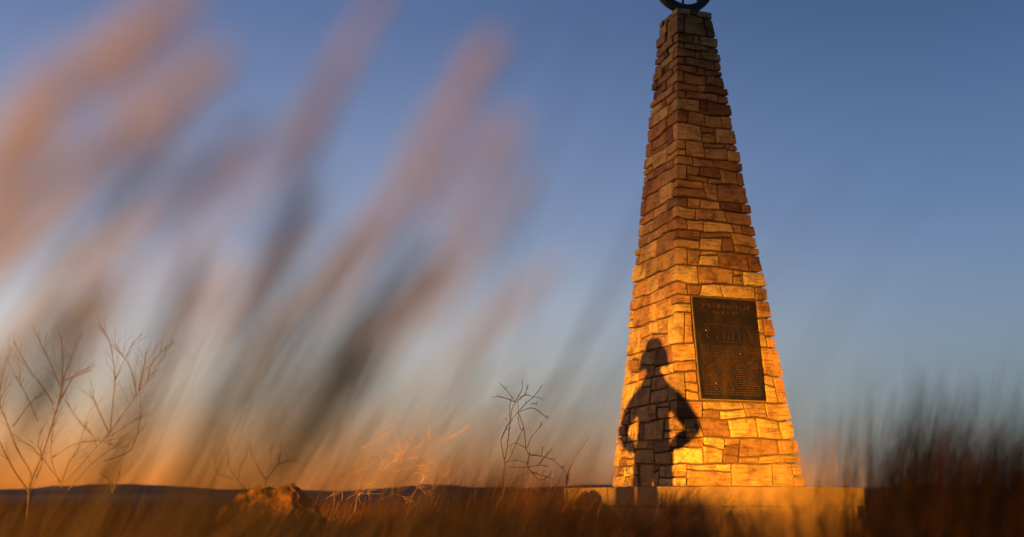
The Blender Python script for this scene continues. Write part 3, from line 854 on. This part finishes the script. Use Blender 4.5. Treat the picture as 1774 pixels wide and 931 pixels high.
# ------------------------------------------------------------------ mounds and rocks
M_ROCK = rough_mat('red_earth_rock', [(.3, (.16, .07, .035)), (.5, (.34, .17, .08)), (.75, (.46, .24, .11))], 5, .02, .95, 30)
def rock(name, label, cat, c, sx, sy, sz, seed, mat=M_ROCK, ctrl=()):
    bm = bmesh.new(); bmesh.ops.create_icosphere(bm, subdivisions=6, radius=1)
    for v in bm.verts:
        d = v.co.normalized()
        k = 1 + .30*mnoise.fractal(d*1.6+Vector((seed, 0, 0)), .8, 2, 4) + .10*mnoise.ridged_multi_fractal(d*3+Vector((0, seed, 0)), .9, 2.2, 4, .9, 2) - .08
        k += .03*mnoise.noise(d*14)
        for (dx, dz, w, amp) in ctrl:
            k += amp*math.exp(-((d.x-dx)**2+(d.z-dz)**2)/w**2)
        v.co = Vector((d.x*sx*k, d.y*sy*k, d.z*sz*k))
    o = bm_obj(name, bm, mat, None, True); o.location = c; tag(o, label, cat); return o
def mound(c, w, hgt, seed):
    """a weathered heap: plateau with small knobs, hollows on the side facing the camera"""
    vs, fs = [], []; n = 150
    def bumpf(x, y, cx, cy, r): return math.exp(-((x-cx)**2+(y-cy)**2)/r**2)
    for j in range(n+1):
        for i in range(n+1):
            x = (i/n-.5)*4.4*w; y = (j/n-.5)*4.4*w
            xx = x/w + .22*mnoise.noise(Vector((x*3, y*3, seed))); yy = y/w + .2*mnoise.noise(Vector((x*3, y*3, seed+9)))
            e = math.exp(-(abs((xx+.1)/(1.15 if xx < -.1 else .95))**3+abs(yy/1.1)**2.6))
            k = .97 + .045*bumpf(xx, yy, -.45, 0, .22) + .055*bumpf(xx, yy, .05, .1, .2) + .04*bumpf(xx, yy, .55, 0, .2) - .06*bumpf(xx, yy, -.2, -.1, .12) - .05*bumpf(xx, yy, .3, -.1, .10)
            k -= .30*bumpf(xx, yy, -.05, -.62, .16) + .22*bumpf(xx, yy, -.5, -.55, .12) + .18*bumpf(xx, yy, .35, -.75, .12)
            f = mnoise.fractal(Vector((x*6, y*6, seed)), .7, 2.1, 6)
            rdg = mnoise.ridged_multi_fractal(Vector((x*5, y*5, seed+4)), .9, 2.1, 5, .9, 2)
            vs.append((x, y, hgt*e*k + (.055*f - .05*rdg + .05)*min(1, e*3) - .05))
    for j in range(n):
        for i in range(n): a = j*(n+1)+i; fs.append((a, a+1, a+n+2, a+n+1))
    o = mesh_obj('earth_mound', vs, fs, M_ROCK, None, False); o.location = c
    return tag(o, 'rugged reddish earth mound with dark hollows among grass, left of centre', 'mound')
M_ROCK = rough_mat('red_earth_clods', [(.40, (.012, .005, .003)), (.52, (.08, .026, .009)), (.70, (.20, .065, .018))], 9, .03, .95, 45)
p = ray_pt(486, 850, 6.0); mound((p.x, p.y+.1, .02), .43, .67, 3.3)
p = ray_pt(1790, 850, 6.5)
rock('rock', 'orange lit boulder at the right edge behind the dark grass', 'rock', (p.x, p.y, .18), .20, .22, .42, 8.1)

# ------------------------------------------------------------------ the photographer whose shadow falls on the stones
def smoothstep(a, b, x): t = max(0, min(1, (x-a)/(b-a))); return t*t*(3-2*t)
def skin_mesh(name, nodes, edges, mat, parent, sub=2, root=0):
    me = bpy.data.meshes.new(name); me.from_pydata([n[:3] for n in nodes], edges, []); me.update()
    o = bpy.data.objects.new(name, me); COL.objects.link(o)
    bpy.context.view_layer.objects.active = o
    md = o.modifiers.new('skin', 'SKIN'); md.use_smooth_shade = True
    sv = me.skin_vertices[0].data
    for i, n in enumerate(nodes):
        r = n[3]; sv[i].radius = (r, r) if not isinstance(r, tuple) else r
    sv[root].use_root = True
    s = o.modifiers.new('sub', 'SUBSURF'); s.levels = sub; s.render_levels = sub
    dg = bpy.context.evaluated_depsgraph_get(); em = bpy.data.meshes.new_from_object(o.evaluated_get(dg))
    o.modifiers.clear(); old = o.data; o.data = em; bpy.data.meshes.remove(old)
    o.data.name = name; o.data.materials.clear(); o.data.materials.append(mat); o.parent = parent
    return o
M_SKIN = plain('skin', (.45, .27, .19), .55, 0, .08)
M_SHIRT = plain('dark_jacket_cloth', (.07, .075, .09), .9, 0, .2)
M_TROU = plain('khaki_trouser_cloth', (.20, .16, .11), .9, 0, .2)
M_HAT = plain('brown_felt', (.16, .10, .06), .9, 0, .2)
M_BOOT = plain('boot_leather', (.05, .03, .02), .6, 0, .2)
man = empty('person', MAN + Vector((-.25, .11, .01)), -L_AZ)
tag(man, 'person in a brimmed hat standing with hands on hips, casting the shadow on the stones', 'person')
# faces +y (towards the monument); x to the right
man.scale = (1.07, 1.0, 1.0)
def build_man():
    nodes, edges = [], []
    def nd(x, y, z, r): nodes.append((x, y, z, r)); return len(nodes)-1
    def ch(*ids):
        for a, b in zip(ids[:-1], ids[1:]): edges.append((a, b))
    pel = nd(0, 0, .98, (.155, .11)); w = nd(0, 0, 1.10, (.135, .10)); ch_ = nd(0, 0, 1.28, (.16, .115)); sh = nd(0, 0, 1.42, (.13, .09)); nk = nd(0, .01, 1.52, .06); hd0 = nd(0, .025, 1.60, .075); hd1 = nd(0, .02, 1.68, .095); hd2 = nd(0, .01, 1.755, .085)
    ch(pel, w, ch_, sh, nk, hd0, hd1, hd2)
    nose = nd(0, .125, 1.665, .014); edges.append((hd1, nose))
    for s in (-1, 1):
        ear = nd(s*.098, .01, 1.67, .012); edges.append((hd1, ear))
        hip = nd(s*.10, 0, .90, .088); kn = nd(s*.125, .015, .50, .060); cf = nd(s*.14, -.01, .36, .058); an = nd(s*.175, -.02, .09, .040); toe = nd(s*.19, .13, .045, .038)
        ch(pel, hip, kn, cf, an, toe)
        so_ = nd(s*.20, 0, 1.42, .062); ua = nd(s*.29, -.05, 1.27, .050); el = nd(s*.358, -.10, 1.12, .042); fa = nd(s*.24, -.03, 1.04, .040); wr = nd(s*.205, .04, .975, .028); pm = nd(s*.185, .075, .955, .030)
        ch(sh, so_, ua, el, fa, wr, pm)
        for k, (dx, dz, L) in enumerate(((-.010, .028, .075), (-.004, .010, .085), (-.004, -.008, .08), (-.008, -.026, .065))):
            a = nd(s*(.180+dx), .098, .955+dz, .0095); b = nd(s*(.158+dx), .118, .950+dz, .0088); c = nd(s*(.158+dx-L*.45), .128, .944+dz, .0075)
            edges.append((pm, a)); edges.append((a, b)); edges.append((b, c))
        t0 = nd(s*.185, .05, .985, .011); t1 = nd(s*.155, .02, .995, .0095); t2 = nd(s*.140, -.005, .99, .008)
        edges.append((pm, t0)); edges.append((t0, t1)); edges.append((t1, t2))
    b = skin_mesh('body', nodes, edges, M_SKIN, man)
    # jacket
    n, e = [], []
    def nd2(*a): n.append(a); return len(n)-1
    a = [nd2(0, 0, .80, (.215, .15)), nd2(0, 0, .95, (.205, .145)), nd2(0, 0, 1.10, (.205, .14)), nd2(0, 0, 1.26, (.205, .14)), nd2(0, 0, 1.42, (.18, .12)), nd2(0, 0, 1.50, (.15, .11)), nd2(0, .005, 1.58, .115), nd2(0, .005, 1.62, .095)]
    e += list(zip(a[:-1], a[1:]))
    for s in (-1, 1):
        c = [a[4], nd2(s*.20, 0, 1.41, .105), nd2(s*.29, -.05, 1.27, .080), nd2(s*.358, -.10, 1.12, .062), nd2(s*.27, -.03, 1.03, .062), nd2(s*.22, .032, .975, .050)]
        e += list(zip(c[:-1], c[1:]))
    skin_mesh('jacket', n, e, M_SHIRT, man)
    n, e = [], []
    a0 = nd2(0, 0, .97, (.17, .125)); 
    for s in (-1, 1):
        c = [a0, nd2(s*.10, 0, .88, .13), nd2(s*.135, .012, .50, .112), nd2(s*.15, -.01, .34, .095), nd2(s*.17, -.02, .11, .08)]
        e += list(zip(c[:-1], c[1:]))
    skin_mesh('trousers', n, e, M_TROU, man)
    for s in (-1, 1):
        n, e = [], []
        c = [nd2(s*.175, -.045, .06, .052), nd2(s*.18, .05, .052, .048), nd2(s*.192, .15, .042, .042)]; e += list(zip(c[:-1], c[1:])); c2 = nd2(s*.175, -.03, .15, .05); e.append((c[0], c2))
        skin_mesh('boot', n, e, M_BOOT, man)
    # hat: crown and brim as one turned shape
    prof = [(.0, 1.915), (.05, 1.912), (.082, 1.895), (.098, 1.865), (.108, 1.825), (.140, 1.810), (.168, 1.775), (.186, 1.665), (.183, 1.660), (.160, 1.765), (.118, 1.790), (.100, 1.82), (.090, 1.86), (.0, 1.895)]
    vs, fs = [], []; ns = 40
    for (r, z) in prof:
        for k in range(ns):
            t = 2*math.pi*k/ns; dz = -.014*math.cos(2*t)*smoothstep(.12, .165, r)
            vs.append((max(r, .001)*math.cos(t)*.93, .01+max(r, .001)*math.sin(t)*1.05, z-.012+dz))
    for i in range(len(prof)-1):
        for k in range(ns): a = i*ns+k; b_ = i*ns+(k+1) % ns; fs.append((a, b_, b_+ns, a+ns))
    mesh_obj('hat', vs, fs, M_HAT, man, True)
    # face and hair
    for s in (-1, 1):
        bm = bmesh.new(); bmesh.ops.create_uvsphere(bm, u_segments=12, v_segments=8, radius=.012, matrix=Matrix.Translation((s*.032, .098, 1.69))); bm_obj('eye', bm, M_GLINT_EYE, man, True)
    bm = bmesh.new(); bm_box(bm, (0, .103, 1.622), (.05, .012, .010), bevel=.003); bm_obj('mouth', bm, plain('lips', (.35, .14, .11), .5), man)
    bm = bmesh.new(); bmesh.ops.create_uvsphere(bm, u_segments=24, v_segments=16, radius=.103, matrix=Matrix.Translation((0, -.008, 1.70)) @ Matrix.Diagonal((.98, 1.02, 1.02, 1)))
    bmesh.ops.delete(bm, geom=[v for v in bm.verts if v.co.y > .035 or v.co.z < 1.64], context='VERTS')
    bm_obj('hair', bm, M_BOOT, man, True)
build_man()

# ------------------------------------------------------------------ assumed lamp and stand, unseen, added to light the stones (stands behind the photographer)
fl = empty('assumed_floodlight', (LAMP.x, LAMP.y, 0), -L_AZ)
tag(fl, 'small warm flood lamp, assumed and unseen, on an added low black tripod behind the photographer', 'assumed_floodlight')
bm = bmesh.new(); bm_box(bm, (0, -.175, LAMP.z), (.24, .12, .20), bevel=.012); bm_obj('housing', bm, M_IRON, fl)
bm = bmesh.new(); bm_cyl(bm, (0, -.112, LAMP.z), (0, -.095, LAMP.z), .085, n=32)
ml, nt, b = new_mat('assumed_lamp_glass'); b.inputs['Emission Color'].default_value = (1, .6, .25, 1); b.inputs['Emission Strength'].default_value = 60  # glowing glass of the assumed lamp
bm_obj('lens', bm, ml, fl)
bm = bmesh.new(); bm_cyl(bm, (0, -.175, .25), (0, -.175, LAMP.z-.1), .014, n=12); bm_obj('pole', bm, M_IRON, fl)
for k in range(3):
    a = 2*math.pi*k/3+.5
    bm = bmesh.new(); bm_cyl(bm, (0, -.175, .40), (.32*math.cos(a), -.175+.32*math.sin(a), .0), .011, n=10); bm_obj('leg', bm, M_IRON, fl)
for bname, watts, half, aim in (('added_wide_beam', LAMP_WIDE, 13.5, AIM_WIDE), ('assumed_narrow_beam', LAMP_W, SPOT_HALF, LAMP_AIM)):  # assumed beams; the wide one is added to shape the upward fade
    ld = bpy.data.lights.new(bname, 'SPOT'); lo = bpy.data.objects.new(bname, ld); COL.objects.link(lo)
    ld.energy = watts; ld.color = (1.0, .50, .04) if bname == 'assumed_narrow_beam' else (1.0, .45, .08); ld.shadow_soft_size = .06; ld.spot_size = R(2*half); ld.spot_blend = 1.0
    lo.location = LAMP; lo.rotation_euler = (aim-LAMP).to_track_quat('-Z', 'Y').to_euler()
    lo.parent = fl; lo.matrix_parent_inverse = (Matrix.Translation(fl.location) @ Matrix.Rotation(-L_AZ, 4, 'Z')).inverted()
